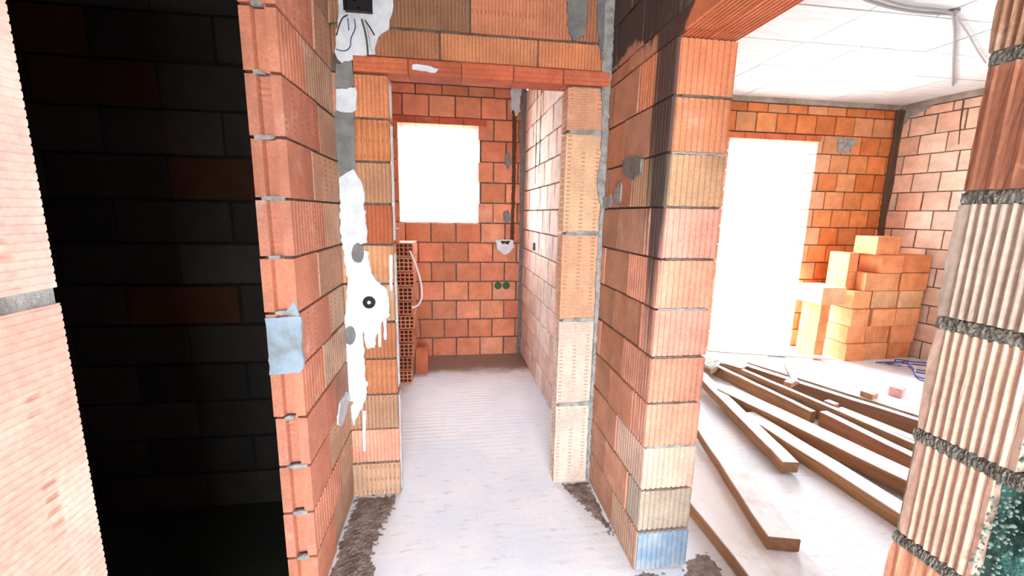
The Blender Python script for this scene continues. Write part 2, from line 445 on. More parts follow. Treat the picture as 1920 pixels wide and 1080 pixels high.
# --- partition with the doorway
HB = .2
def st_door(r, i, a, b, fa, fb):
    x = a - .554
    if b <= .2491 + 1e-3 or x < -.3:
        return dict(front='v', pitch=.019 if r % 3 else .026, depth=.0035, mat=COMBR if r in (0, 3, 9, 2) else CLAY, var=0,
                    tint={0: (.66, .42, .28), 1: PINK, 2: (.55, .32, .2), 3: (.58, .24, .12), 4: (.5, .2, .1), 5: (.56, .34, .2), 6: (.55, .28, .15), 7: (.46, .14, .07), 8: (.5, .27, .16), 9: (.64, .26, .12), 10: (.6, .24, .12)}.get(r))
    return None
wd = wall('wall_doorway', (XL, YD), 0, XR - XL, .116, R20[:11], .249, [(.249, 1.343, 0, 2.2)], offs=(0,), style=st_door, mat=CLAY)
# blocks stood on end make the right jamb, their cell openings face the doorway
JL = .572
for k in range(5):
    z0, z1 = [(-.013, .494), (.494, .991), (.991, 1.467), (1.467, 1.981), (1.981, 2.2)][k]
    h = z1 - z0 - .014; wj = XR - .02 - JL
    bm = bmesh.new()
    ny0 = .014
    pts = [(d, z) for z, d in ribline(0, h, .0125, .0012, 'v')]
    add_prism(bm, pts + [(.112, h), (.112, 0)], .06, wj, 'x')
    add_prism(bm, pts + [(.0145, h), (.0145, 0)], 0, .0605, 'x')
    add_box(bm, 0, .1, 0, .0605, .112, h)
    ny = max(5, round(h / .031))
    perforated(bm, .088, h, 2, ny, .055, .36, lambda a, b, c: (c + .0005, a + .013, b))
    for (y0, y1, a, b) in ((0, .0, 0, 0),): pass
    for za in (0, h):
        f = [bm.verts.new(p) for p in ((0, .013, za), (.061, .013, za), (.061, .101, za), (0, .101, za))]; bm.faces.new(f)
    me = bm_mesh('brick', bm)
    me.materials.append(COMBC)
    o = link('brick', me, wd, None, [(.76, .62, .52), (.76, .60, .50), (.72, .42, .27), (.72, .48, .31), (.68, .37, .23)][k])
    o.location = (JL - XL, 0, z0 + .007)
# core behind the jamb blocks
bm = bmesh.new(); add_box(bm, 1.343 - .03, .006, 0, 1.343, .11, 2.2); add_box(bm, JL - XL + .02, .008, 0, 1.343, .1, 2.2)
link('mortar_joint', bm_mesh('mortar_joint', bm), wd, MORTAR_L)
# lintel: four fired clay channel units, then long blocks above
bm = bmesh.new(); add_box(bm, .0, .012, 2.205, 1.343, .11, ZC)
link('mortar_joint', bm_mesh('mortar_joint', bm), wd, MORTAR)
lx = [(.095, .345), (.345, .595), (.595, .845), (.845, 1.095), (1.095, 1.335)]
for k, (a, b) in enumerate(lx):
    me = brick_mesh(round(b - a - .004, 3), .13, .066, front='v', pitch=.022, depth=.002, horiz=True, var=40)
    o = link('lintel_block', me, wd, CLAY if not me.materials else None, [(.58, .17, .08), (.48, .13, .07), (.60, .16, .08), (.56, .15, .08), (.58, .17, .09)][k])
    o.location = (a + .002, -.016, 2.203)
for (a, b, z0, z1, t) in ((.12, .494, 2.275, 2.40, (.42, .19, .10)), (.494, .967, 2.275, 2.40, (.6, .26, .13)), (.967, 1.343, 2.275, 2.40, (.68, .27, .13)),
                          (.2, .637, 2.405, 2.6, (.30, .17, .10)), (.637, 1.14, 2.405, 2.6, (.62, .26, .15)), (1.14, 1.343, 2.405, 2.6, (.45, .2, .12)),
                          (.0, .4, 2.605, 2.8, (.5, .2, .1)), (.4, .9, 2.605, 2.8, (.5, .2, .1)), (.9, 1.343, 2.605, 2.8, (.45, .2, .1)),
                          (.0, .12, 2.275, 2.4, (.4, .2, .12)), (.0, .2, 2.405, 2.6, (.35, .2, .13))):
    me = brick_mesh(round(b - a - .008, 3), .11, round(z1 - z0 - .008, 3), front='v', pitch=.0165, depth=.003, var=41)
    if not me.materials: me.materials.append(COMBR if z0 > 2.4 else CLAY)
    o = link('brick', me, wd, None, t); o.location = (a + .004, 0, z0 + .004)

# --- hall wall on the left: pier whose end shows tongue and groove
def st_pier(r, i, a, b, fa, fb):
    t = RD.choice([(.56, .33, .22), (.60, .37, .25), (.54, .31, .21), (.56, .37, .26)])
    if a < .001: return dict(front='v' if r % 3 == 1 else 'flat', end0='tongue', pitch=.03, depth=.002, var=0, mat=COMBC if r % 2 else CLAY, tint=(.66, .27, .18) if r % 2 else (.6, .24, .15))
    return dict(front='v' if (r + i) % 3 == 0 else 'flat', pitch=.03, depth=.002, mat=COMBC if (r * 5 + i) % 3 == 0 else CLAY, tint=t)
wl = wall('wall_left', (XL, 1.548), PI/2, YD - 1.548 + .1, .116, R20[:14], .37, offs=(.68, .0), style=st_pier, gap=.010, inset=.010, end_in=.03)
# --- near left wall: big blocks stood on end
rowsL = [.44, .5, .5, .5, .5, .4]
def st_nl(r, i, a, b, fa, fb):
    return dict(front='v', horiz=True, pitch=.0115, depth=.0007, mat=COMBC, tint=[(.72, .47, .39), (.74, .52, .45), (.70, .41, .33)][(i + r) % 3], proud=0.0)
wall('wall_left_near', (XL, -1.62), PI/2, 1.62 + YN_L, .116, rowsL, .24, offs=(.5, .5), style=st_nl, gap=.022, inset=.003, z0=0.0, core_mat=MORTAR_L)

# --- right: the pier between hall and right room (faces left, end faces the camera)
PT = {0: (.50, .33, .24), 1: (.50, .42, .33), 2: (.62, .45, .35), 3: (.70, .36, .25), 4: (.70, .35, .24), 5: (.72, .37, .28), 6: (.70, .35, .24), 7: (.74, .40, .31), 8: (.60, .38, .23), 9: (.70, .30, .16), 10: (.68, .28, .15)}
def st_rp(r, i, a, b, fa, fb):
    if fb and b > LRP - .001:
        return dict(front='v', end1='v', pitch=.0235, depth=.003, tint=PT.get(r, (.5, .2, .1)), var=0)
    t = RD.choice([(.54, .27, .17), (.52, .25, .15), (.50, .28, .19), (.58, .3, .2)])
    return dict(front='v' if (r * 3 + i) % 2 else 'flat', pitch=.0165, depth=.0025, tint=t, proud=RD.uniform(-.004, .005))
LRP = YD + .1 - YP
# far end at YD+.1, courses measured from the free end: joints .292 and .132 behind it
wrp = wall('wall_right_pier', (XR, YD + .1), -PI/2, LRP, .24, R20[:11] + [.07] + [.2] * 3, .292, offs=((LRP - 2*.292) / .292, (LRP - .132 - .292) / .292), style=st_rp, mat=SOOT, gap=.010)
child_world('lime_wash', (lambda m_: (m_.materials.append(BLUEWASH), m_)[1])(brick_mesh(.234, .010, .180, front='v', pitch=.0235, depth=.003, var=91)), wrp, None).location = (XR + .003, YP - .008, .012)
# --- near right wall: coarse vertical ribs, broken away low down
def st_nr(r, i, a, b, fa, fb):
    tn = {5: (.58, .38, .29), 6: (.60, .43, .34), 7: (.52, .44, .36), 8: (.36, .17, .11), 9: (.34, .2, .13), 4: (.55, .27, .18)}.get(r, (.5, .3, .2))
    if a < .001:
        if r in (8, 4): return dict(front='wave', end0='flat', pitch=.023, depth=.0022, tint=tn, var=7, proud=-.002)
        return dict(front='wave', end0='flat', pitch=.0118, depth=.0035, tint=tn, var=5, proud=0)
    if r < 7 and a < .4: return None
    return dict(front='wave', pitch=.0118, depth=.003, tint=tn)
wn = wall('wall_right_near', (XR, YN_R), -PI/2, 1.62 + YN_R, .24, R20[:11] + [.07] + [.2] * 3, .128, offs=(0,), style=None, gap=.014, inset=.004) if False else None
bmn = bmesh.new()
add_box(bmn, .004, .036, 0, 2.19, .236, ZC); add_box(bmn, .004, .006, 1.42, 2.19, .04, ZC); add_box(bmn, .004, .007, .8, .10, .04, 1.42)
wn = link('wall_right_near', bm_mesh('wall_right_near', bmn), None, MORTAR_L); tag(wn, kind='structure')
wn.location = (XR, YN_R, 0); wn.rotation_euler = (0, 0, -PI/2)
def rib_brick(L, H, T, pitch, depth, flat, seed, wav=0.0):
    """block with rounded ribs starting after a flat margin and a worn, irregular outline"""
    rnd = random.Random(seed); prof = [(0, .0035), (.002, .001), (flat*.5, .001), (flat, .0015)]
    n = max(1, int((L - flat) / pitch))
    for i in range(n):
        a = flat + i * pitch
        prof += [(a + .10*pitch, -.0002), (a + .26*pitch, -.0008), (a + .42*pitch, .0005), (a + .60*pitch, depth*.85), (a + .8*pitch, depth), (a + .97*pitch, depth*.6)]
    prof.append((L, .001)); prof = [p for i, p in enumerate(prof) if i == 0 or p[0] > prof[i-1][0] + 1e-5]
    nz = 7; vs = []; fs = []; m = len(prof)
    edge = [rnd.uniform(0, .0035) for _ in range(nz)]; edge[0] += .003; edge[-1] += .003
    for k in range(nz):
        z = H * k / (nz - 1)
        for i, (x, d) in enumerate(prof):
            zz = z
            if k in (0, nz - 1): zz += (1 if k == 0 else -1) * (.0015 + .0022 * rnd.random())
            vs.append((max(x, 0) + (edge[k] if i < 2 else 0), d + wav * rnd.uniform(0, .001), zz))
        vs.append((L, T, z)); vs.append((edge[k], T, z))
    c = m + 2
    for k in range(nz - 1):
        for i in range(c): fs.append((k*c+i, k*c+(i+1) % c, (k+1)*c+(i+1) % c, (k+1)*c+i))
    fs.append(tuple(range(c))[::-1]); fs.append(tuple((nz-1)*c+i for i in range(c)))
    return mesh('brick', vs, fs)
NR = {0: (.5, .3, .2), 1: (.5, .3, .2), 2: (.5, .3, .2), 3: (.5, .3, .2), 4: (.56, .27, .17), 5: (.54, .38, .30), 6: (.52, .39, .31), 7: (.42, .36, .30), 8: (.33, .14, .085), 9: (.33, .19, .12), 10: (.4, .2, .12)}
# how far each course still reaches before the broken-out part
REACH = {4: .092, 5: .112, 6: .136, 3: .08, 2: .08, 1: .1, 0: .1}
LINMAT = clay('fired_clay_weathered', dusty=.3)
for r in range(11):
    L = REACH.get(r, .25)
    me = rib_brick(L, .2 - .017, .232, .024 if r in (8, 4) else .0122, .0012 if r in (8, 4) else .0034, {7: .021, 5: .020, 6: .018, 8: .006, 9: .010, 10: .01}.get(r, .014), r, 1)
    me.materials.append(LINMAT)
    o = link('brick', me, wn, None, NR[r]); o.location = ([0, .002, -.001, .003, -.002, .004, 0, -.002, .002, -.004, .0][r], RD.uniform(-.002, .002), r * .2 + .011)
    x = L + .012; k = 0
    if r < 7: x = .56
    while x < 2.17:
        b = min(x + .25, 2.19)
        me = brick_mesh(round(b - x - .012, 3), .23, .184, front='wave', pitch=.0122, depth=.003, var=60)
        if not me.materials: me.materials.append(LINMAT)
        o = link('brick', me, wn, None, NR[r]); o.location = (x, 0, r * .2 + .009); x = b
for r in range(3):
    for x in (0, .3, .6, .9, 1.2, 1.5, 1.8):
        me = brick_mesh(.285, .23, .184, var=61)
        if not me.materials: me.materials.append(LINMAT)
        o = link('brick', me, wn, None, (.45, .2, .11)); o.location = (x, 0, 2.27 + r * .2)
# squeezed-out rough mortar beds
def rough_strip(L, H, D, seed, nx=110, nz=7):
    rnd = random.Random(seed); vs = []; fs = []
    amp = [rnd.uniform(.4, 1) for _ in range(nx + 1)]
    for j in range(nz + 1):
        for i in range(nx + 1):
            t = math.sin(PI * j / nz) ** .6
            vs.append((L * i / nx + rnd.uniform(-.3, .3) * L / nx, -D * t * (amp[i] * .6 + .4 * rnd.random()) + .004, H * j / nz + (rnd.uniform(-.003, .003))))
    for j in range(nz):
        for i in range(nx):
            a = j * (nx + 1) + i; fs.append((a, a + 1, a + nx + 2, a + nx + 1))
    b = len(vs); vs += [(0, .02, 0), (L, .02, 0), (L, .02, H), (0, .02, H)]
    fs += [(b, b+3, b+2, b+1)]
    for row, k0, k1 in ((0, b, b+1), (nz, b+3, b+2)):
        for i in range(nx): fs.append((row*(nx+1)+i, row*(nx+1)+i+1, k1 if i >= nx//2 else k0))
    return mesh('mortar_bed', vs, fs)
for r in range(4, 11):
    o = link('mortar_bed', rough_strip(min(REACH.get(r, .3) + (.01 if r < 7 else 0), .3), .021, .007, 100 + r), wn, BEDM); o.location = (.004, 0, r * .2 - .010)
# broken-out lower part: green damp mortar and pebbles
def rubble_face(y0, y1, z0, z1, seed):
    rnd = random.Random(seed); nx, nz = 60, 70; vs = []; fs = []
    gr = [[rnd.random() for _ in range(20)] for _ in range(20)]
    def n(a, b):
        a *= 17; b *= 17; i, j = int(a), int(b); u, v = a - i, b - j
        return (gr[i][j]*(1-u)+gr[i+1][j]*u)*(1-v)+(gr[i][j+1]*(1-u)+gr[i+1][j+1]*u)*v
    for j in range(nz + 1):
        for i in range(nx + 1):
            a, b = i / nx, j / nz
            d = .005 + .022 * n(a, b) + rnd.uniform(0, .003)
            if i in (0,): d = .03
            vs.append((y0 + (y1 - y0) * a, d, z0 + (z1 - z0) * b))
    for j in range(nz):
        for i in range(nx):
            a = j * (nx + 1) + i; fs.append((a, a + 1, a + nx + 2, a + nx + 1))
    return mesh('mortar_patch', vs, fs)
link('mortar_patch', rubble_face(.075, .56, 0, 1.405, 4), wn, TEAL)
rnd = random.Random(8); bm = bmesh.new()
for k in range(420):
    z = rnd.uniform(.85, 1.38); x = {True: .130, False: .112}[z > 1.2] + abs(rnd.gauss(0, .03)) + max(0, (z - 1.2)) * .05
    r = rnd.uniform(.0008, .0032)
    bmesh.ops.create_icosphere(bm, subdivisions=2 if r > .003 else 1, radius=r * 1.2, matrix=Matrix.Translation((x, rnd.uniform(.002, .014), z)) @ Euler((rnd.random()*3, rnd.random()*3, 0)).to_matrix().to_4x4() @ Matrix.Diagonal((1, rnd.uniform(.6, 1), rnd.uniform(.6, 1.4), 1)))
o = link('pebbles', bm_mesh('pebbles', bm), wn, PEBBLE); tag(o, kind='stuff')

# --- lintel over the wide opening between the two right-hand piers
bm = bmesh.new(); add_box(bm, XR + .012, YN_R - .1, 2.206, XR + .228, YP + .1, ZC)
lo = link('wall_right_lintel', bm_mesh('wall_right_lintel', bm), None, MORTAR); tag(lo, kind='structure')
def ceramic_lintel(L):
    bm = bmesh.new(); w = .116
    pts = [(0, .07), (0, 0)] + [p for x, d in ribline(.004, w - .004, .0135, .004, 'v') for p in [(x, d)]] + [(w, 0), (w, .07)]
    pts = [pts[0], pts[1]] + [(x, d) for x, d in ribline(.004, w - .004, .0155, .004, 'v')] + [(w, 0), (w, .07)]
    lo_ = [bm.verts.new((a, 0, b)) for a, b in pts]; hi = [bm.verts.new((a, L, b)) for a, b in pts]; n = len(pts)
    for i in range(n): bm.faces.new((lo_[i], lo_[(i+1) % n], hi[(i+1) % n], hi[i]))
    bm.faces.new(lo_); bm.faces.new(hi[::-1])
    return bm_mesh('lintel_block', bm)
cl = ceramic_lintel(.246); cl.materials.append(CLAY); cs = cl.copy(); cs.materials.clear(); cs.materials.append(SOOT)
for j in range(2):
    for k in range(5):
        o = link('lintel_block', cs if j == 0 else cl, lo, None, [(.66, .22, .10), (.60, .19, .09), (.68, .24, .12)][(j + k) % 3])
        o.location = (XR + .001 + j * .122, .5 + k * .25 - .03, 2.2)
for r in range(3):
    for k in range(5):
        me = brick_mesh(.24, .225, .19, front='v', pitch=.0165, depth=.0025, var=70)
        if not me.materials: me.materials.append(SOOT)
        o = link('brick', me, lo, None, RD.choice(ORANGE)); o.rotation_euler = (0, 0, -PI/2)
        o.location = (XR + .003, YP + .02 - k * .25 - (.0 if r % 2 else .12), 2.275 + r * .2)

# --- unlit room on the left: its darkness is painted into near-black surfaces
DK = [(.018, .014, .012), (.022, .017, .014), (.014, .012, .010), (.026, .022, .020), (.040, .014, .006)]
wall('wall_dark_room', (-2.45, YD), 0, 2.45 - .672, .12, R20[:14], .5, offs=(.3, .8), tint=lambda r, i: RD.choice(DK), mat=DARKBLK, core_mat=simple('shade_darkened_mortar', (.008, .007, .006)))
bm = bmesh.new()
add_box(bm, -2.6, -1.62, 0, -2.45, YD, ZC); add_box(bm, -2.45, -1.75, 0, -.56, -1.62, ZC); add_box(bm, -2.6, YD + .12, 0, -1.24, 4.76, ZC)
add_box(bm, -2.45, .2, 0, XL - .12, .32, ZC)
o = link('wall_dark_room_shell', bm_mesh('wall_dark_room_shell', bm), None, simple('shade_darkened_wall', (.03, .02, .016), (.02, .015, .012))); tag(o, kind='structure')
# header over the dark room's opening (above the frame)
bm = bmesh.new(); add_box(bm, XL - .112, YN_L - .05, 2.42, XL - .004, 1.56, ZC)
o = link('wall_left_lintel', bm_mesh('wall_left_lintel', bm), None, simple('clay_header', (.4, .15, .08))); tag(o, kind='structure')
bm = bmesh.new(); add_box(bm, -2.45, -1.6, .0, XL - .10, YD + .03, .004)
o = link('shade_sheet_1', bm_mesh('shade_sheet_1', bm), None, simple('shade_darkened_floor', (.012, .012, .010), (.012, .016, .006), 5)); tag(o, kind='structure')  # near-black sheet over the floor, painting in the room's shade
# hall end wall behind the camera, with an opening added for fill light
bm = bmesh.new(); add_box(bm, -.67, -1.75, 2.25, 1.03, -1.62, ZC); add_box(bm, -.67, -1.75, 0, 1.03, -1.62, .35); add_box(bm, -.67, -1.75, .35, -.45, -1.62, 2.25); add_box(bm, .69, -1.75, .35, 1.03, -1.62, 2.25)
o = link('wall_hall_end', bm_mesh('wall_hall_end', bm), None, simple('hall_end_clay', (.5, .2, .1))); tag(o, kind='structure')

# ------------------------------------------------------------------ plaster, render and mortar patches
def patch(name, pts, mat, parent, plane, t=.006, seed=0, rag=.006, origin=None, sub=3, color=None):
    """irregular flat daub on a wall. pts in wall metres (a along the wall, z). plane: ('Y',v,-1) normal -Y etc."""
    rnd = random.Random(seed); P = []
    n = len(pts)
    for i in range(n):
        a, b = Vector(pts[i]), Vector(pts[(i+1) % n]); L = (b - a).length; k = max(1, int(L / .018))
        for j in range(k):
            p = a.lerp(b, j / k); P.append((p.x + rnd.uniform(-rag, rag), p.y + rnd.uniform(-rag, rag)))
    bm = bmesh.new(); ax, val, sg = plane
    def W3(a, z, d): return (a, val + sg * d, z) if ax == 'Y' else (val + sg * d, a, z)
    lo_ = [bm.verts.new(W3(a, z, -.004)) for a, z in P]; 
    cx = sum(p[0] for p in P) / len(P); cz = sum(p[1] for p in P) / len(P)
    hi = [bm.verts.new(W3(a, z, t * .5)) for a, z in P]
    m = len(P)
    for i in range(m): bm.faces.new((lo_[i], lo_[(i+1) % m], hi[(i+1) % m], hi[i]))
    f = bm.faces.new(hi)
    r = bmesh.ops.inset_individual(bm, faces=[f], thickness=.004, depth=0)
    for v in f.verts:
        if ax == 'Y': v.co.y = val + sg * (t + rnd.uniform(-.001, .001))
        else: v.co.x = val + sg * (t + rnd.uniform(-.001, .001))
    bmesh.ops.triangulate(bm, faces=[f])
    me = bm_mesh(name, bm)
    return child_world(name, me, parent, mat, color) if parent else link(name, me, None, mat, color)
def WP(l, **k):
    out = []
    for u, v in l:
        p = on(u, v, **k); out.append((p.x, p.z) if 'Y' in k else (p.y, p.z))
    return out
DP = ('Y', YD, -1)
bpy.context.view_layer.update()
patch('plaster_or_light_patch', WP([(640, -30), (742, -30), (736, 20), (728, 55), (708, 72), (703, 102), (665, 110), (640, 120), (628, 100), (632, 50)], Y=YD), PLASTER, wd, DP, .008, 1, .005)
patch('render_patch', WP([(630, 122), (660, 115), (664, 160), (650, 170), (628, 165)], Y=YD), CEMENT, wd, DP, .006, 2, .004)
patch('plaster_or_light_patch', WP([(632, 168), (668, 165), (668, 208), (650, 212), (630, 206)], Y=YD), PLASTER, wd, DP, .008, 3, .004)
patch('render_patch', WP([(627, 208), (664, 212), (666, 320), (652, 336), (634, 322)], Y=YD), CEMENT, wd, DP, .005, 4, .004)
patch('plaster_or_light_patch', WP([(636, 335), (662, 318), (682, 345), (684, 385), (690, 455), (668, 462), (690, 470), (700, 520), (728, 545), (732, 592), (716, 602), (702, 650), (690, 655), (680, 620), (683, 655), (686, 730), (670, 752), (652, 752), (645, 690), (648, 600), (652, 520), (640, 450)], Y=YD), PLASTER, wd, DP, .009, 5, .005)
patch('plaster_or_light_patch', [(XL + .01, .42), (XL + .075, .56), (XL + .10, .68), (XL + .035, .70), (XL + .006, .52)], PLASTER, wd, DP, .006, 6, .005)
patch('plaster_or_light_patch', WP([(656, 740), (640, 800), (632, 795), (636, 755), (648, 735)], X=XL), PLASTER, wl, ('X', XL, 1), .006, 61, .004)
for (u, v, ru, rv) in ((672, 474, 12, 19), (657, 628, 11, 18)):
    patch('render_patch', WP([(u + ru * math.cos(t * PI / 6), v + rv * math.sin(t * PI / 6)) for t in range(12)], Y=YD), CEMENT, wd, ('Y', YD - .009, -1), .003, u, .002)
for k, (u, v0, v1) in enumerate(((700, 612, 652), (712, 604, 650), (722, 600, 636), (733, 478, 545), (683, 770, 845), (731, 40, 80))):
    if k == 5: continue
    patch('plaster_or_light_patch', WP([(u - 3, v0), (u + 3, v0), (u + 3, v1), (u - 2, v1)], Y=YD), PLASTER, wd, DP, .004, 30 + k, .0015)
patch('plaster_or_light_patch', WP([(773, 121), (800, 122), (822, 130), (815, 136), (790, 134), (774, 130)], Y=YD - .017), PLASTER, wd, ('Y', YD - .016, -1), .003, 9, .003)
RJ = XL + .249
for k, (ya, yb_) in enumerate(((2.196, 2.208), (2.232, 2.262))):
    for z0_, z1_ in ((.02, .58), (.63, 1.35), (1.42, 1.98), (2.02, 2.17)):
        patch('plaster_or_light_patch', [(ya, z0_), (yb_, z0_), (yb_, z1_), (ya, z1_)], PLASTER, wd, ('X', RJ, 1), .003, 70 + k, .002)  # white strips paint the window-lit edge of the left reveal
# mortar smeared down the right-hand inner corner, and over the wall above
patch('mortar_patch', [(XR, 2.86), (XR - .05, 2.8), (XR - .05, 2.3), (XR - .03, 1.9), (XR - .05, 1.72), (XR - .02, 1.6), (XR - .024, 1.2), (XR - .018, .8), (XR - .022, .3), (XR - .015, 0.02), (XR, 0.01)], MORTAR_L, wd, DP, .010, 10, .005)
patch('mortar_patch', WP([(1062, -40), (1105, -40), (1100, 40), (1092, 68), (1075, 76), (1064, 60)], Y=YD), CEMENT, wd, DP, .008, 11, .004)
patch('mortar_patch', WP([(1118, -40), (1152, -40), (1146, 100), (1140, 120), (1126, 110), (1120, 40)], Y=YD), CEMENT, wd, DP, .007, 12, .004)
for zz in (.494, .991, 1.467, 1.981):
    patch('mortar_patch', [(JL + .01, zz - .010), (XR - .01, zz - .012), (XR - .01, zz + .014), (JL + .02, zz + .009)], MORTAR_L, wd, DP, .005, int(zz * 100), .003)
# blue-washed plaster on the end of the left pier, thin mortar beds between its courses
YPL = 1.548
patch('plaster_or_light_patch', WP([(500, 596), (566, 592), (570, 690), (562, 696), (508, 702)], Y=YPL), BLUEPATCH, wl, ('Y', YPL, -1), .010, 14, .003)
patch('plaster_or_light_patch', [(XL - .045, 1.21), (XL - .0, 1.19), (XL - .012, 1.245), (XL - .028, 1.225)], BLUEPATCH, wl, ('Y', YPL, -1), .006, 15, .003)
for r in range(1, 13):
    z = r * .2; w_ = RD.uniform(.03, .075); cx = -.612 + RD.uniform(-.012, .012)
    patch('mortar_patch', [(cx - w_/2, z - .007), (cx + w_/2, z - .006), (cx + w_/2, z + .006), (cx, z + .010), (cx - w_/2, z + .006)], MORTAR_L, wl, ('Y', YPL + .004, -1), .008, 200 + r, .003)
# mortar blobs on the right pier's hall face
patch('mortar_patch', WP([(1172, 300), (1190, 292), (1206, 298), (1204, 325), (1190, 338), (1174, 325)], X=XR), CEMENT, wrp, ('X', XR, -1), .012, 16, .004)
patch('mortar_patch', WP([(1158, 345), (1168, 340), (1166, 380), (1150, 385)], X=XR), MORTAR_L, wrp, ('X', XR, -1), .008, 17, .004)
patch('mortar_patch', WP([(1130, 372), (1148, 366), (1152, 384), (1136, 392)], X=XR), MORTAR_L, wrp, ('X', XR, -1), .010, 18, .004)
# dark mortar squeezed out of the bed joints on the pier's end face
for r in range(1, 11):
    a0_ = XR + RD.uniform(.0, .04); b0_ = XR + .24 - RD.uniform(0, .03)
    patch('mortar_patch', [(a0_, r*.2 - .005), (b0_, r*.2 - .004), (b0_, r*.2 + .004), (a0_, r*.2 + .005)], MORTAR if r % 3 else MORTAR_L, wrp, ('Y', YP + .003, -1), .004, 300 + r, .0025)
# corner of the small room: service chase filled with mortar, hanging plaster
FB = ('Y', YB, -1)
patch('mortar_patch', [(.60, 2.8), (.645, 2.8), (.65, 2.0), (.64, 1.5), (.645, 1.27), (.60, 1.27), (.61, 1.9)], simple('dark_chase', (.13, .06, .035)), wb, FB, .004, 20, .004)
patch('mortar_patch', [(.69, 2.82), (.742, 2.82), (.742, 0), (.70, 0), (.705, 1.2), (.695, 2.0)], CEMENT, wb, FB, .012, 21, .006)
patch('plaster_or_light_patch', [(.58, 2.82), (.69, 2.82), (.67, 2.68), (.68, 2.6), (.64, 2.55), (.61, 2.62), (.585, 2.58)], PLASTER, wb, FB, .02, 22, .008)
patch('render_patch', [(.53, 2.18), (.585, 2.2), (.6, 2.08), (.56, 2.02), (.535, 2.08)], CEMENT, wb, FB, .006, 23, .004)
patch('render_patch', [(.52, 1.58), (.58, 1.6), (.61, 1.5), (.56, 1.46), (.52, 1.5)], CEMENT, wb, FB, .006, 24, .004)
patch('plaster_or_light_patch', [(.45, 1.28), (.52, 1.29), (.63, 1.285), (.645, 1.22), (.59, 1.14), (.53, 1.13), (.46, 1.19)], PLASTER, wb, FB, .02, 25, .008)
patch('mortar_patch', [(.49, 1.275), (.60, 1.275), (.575, 1.235), (.54, 1.25), (.515, 1.235)], simple('chase_hole', (.10, .05, .035)), wb, ('Y', YB - .02, -1), .003, 26, .003)
for k, y in enumerate((3.78, 3.95)):
    x = .742 + (YB - y) / (YB - 2.3) * .043
    patch('mortar_patch', [(y - .008, 2.75), (y + .008, 2.75), (y + .007, 1.34 + .5 * k), (y - .007, 1.34 + .5 * k)], MORTAR, bpy.data.objects['wall_far_right'], ('X', x + .002, -1), .004, 50 + k, .003)
# right room: sooty corner strip, patched hole by the terrace opening, cable chase
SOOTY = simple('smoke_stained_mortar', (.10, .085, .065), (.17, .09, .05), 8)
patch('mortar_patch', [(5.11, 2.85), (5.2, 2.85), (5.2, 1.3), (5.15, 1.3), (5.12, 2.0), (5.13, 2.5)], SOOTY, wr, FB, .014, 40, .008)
patch('render_patch', [(4.42, 2.50), (4.64, 2.5), (4.66, 2.43), (4.60, 2.40), (4.60, 2.34), (4.43, 2.33), (4.40, 2.42)], MORTAR_L, wr, FB, .006, 41, .006)
def on_rr(s, z, d=0):   # point on the slanting right wall: s metres from the corner
    c, n = math.cos(ang), math.sin(ang)
    return (XRR + c * s + n * d, YB + n * s - c * d, z)
def wall_daub(pts, mat, seed, t=.005, par=wrr):
    rnd = random.Random(seed); bm = bmesh.new()
    P = [(a + rnd.uniform(-.004, .004), z + rnd.uniform(-.006, .006)) for a, z in pts]
    lo_ = [bm.verts.new((a, .003, z)) for a, z in P]; hi = [bm.verts.new((a, -t, z)) for a, z in P]; m = len(P)
    for i in range(m): bm.faces.new((lo_[i], lo_[(i+1) % m], hi[(i+1) % m], hi[i]))
    bm.faces.new(hi); link('mortar_patch', bm_mesh('mortar_patch', bm), par, mat)
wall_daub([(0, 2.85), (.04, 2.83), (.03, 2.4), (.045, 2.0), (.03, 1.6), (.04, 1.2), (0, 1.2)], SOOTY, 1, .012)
wall_daub([(.03, 2.84), (.3, 2.84), (.26, 2.80), (.08, 2.74), (.03, 2.62)], MORTAR_L, 2, .008)
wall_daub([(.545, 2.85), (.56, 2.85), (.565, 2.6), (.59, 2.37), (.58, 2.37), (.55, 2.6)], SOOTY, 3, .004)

# ------------------------------------------------------------------ dirt swept against the hall walls
DIRT = simple('dirt', (.36, .30, .27), (.17, .13, .11), 16, .95, 1, 60, .012)
def in_poly(x, y, P):
    c = False; n = len(P)
    for i in range(n):
        (x1, y1), (x2, y2) = P[i], P[i-1]
        if (y1 > y) != (y2 > y) and x < (x2-x1)*(y-y1)/(y2-y1)+x1: c = not c
    return c
def edge_d(x, y, P):
    d = 9; p = Vector((x, y))
    for i in range(len(P)):
        a, b = Vector(P[i-1]), Vector(P[i]); t = max(0, min(1, (p-a).dot(b-a)/max(1e-9, (b-a).length_squared))); d = min(d, (p-a.lerp(b, t)).length)
    return d
def dirt(P, label, seed, h=.02, cell=.009, mat=DIRT, side=None):
    rnd = random.Random(seed); xs = [p[0] for p in P]; ys_ = [p[1] for p in P]; x0, y0 = min(xs), min(ys_)
    nx = int((max(xs)-x0)/cell)+2; ny = int((max(ys_)-y0)/cell)+2; idx = {}; vs = []; fs = []
    ox, oy = sum(xs)/len(xs), sum(ys_)/len(ys_)
    for i in range(nx+1):
        for j in range(ny+1):
            x = x0+i*cell; y = y0+j*cell
            if in_poly(x + rnd.uniform(-.02, .02), y + rnd.uniform(-.02, .02), P):
                idx[i, j] = len(vs); e = min(1, edge_d(x, y, P)/.06)
                vs.append((x - ox + rnd.uniform(-.003, .003), y - oy + rnd.uniform(-.003, .003), .0005 + h*e*(.45+.55*rnd.random())))
    for (i, j) in idx:
        q = [(i, j), (i+1, j), (i+1, j+1), (i, j+1)]
        if all(k in idx for k in q): fs.append(tuple(idx[k] for k in q))
    o = link('dirt_drift', mesh('dirt_drift', vs, fs), None, mat); o.location = (ox, oy, 0)
    tag(o, label, 'dirt', kind='stuff'); return o
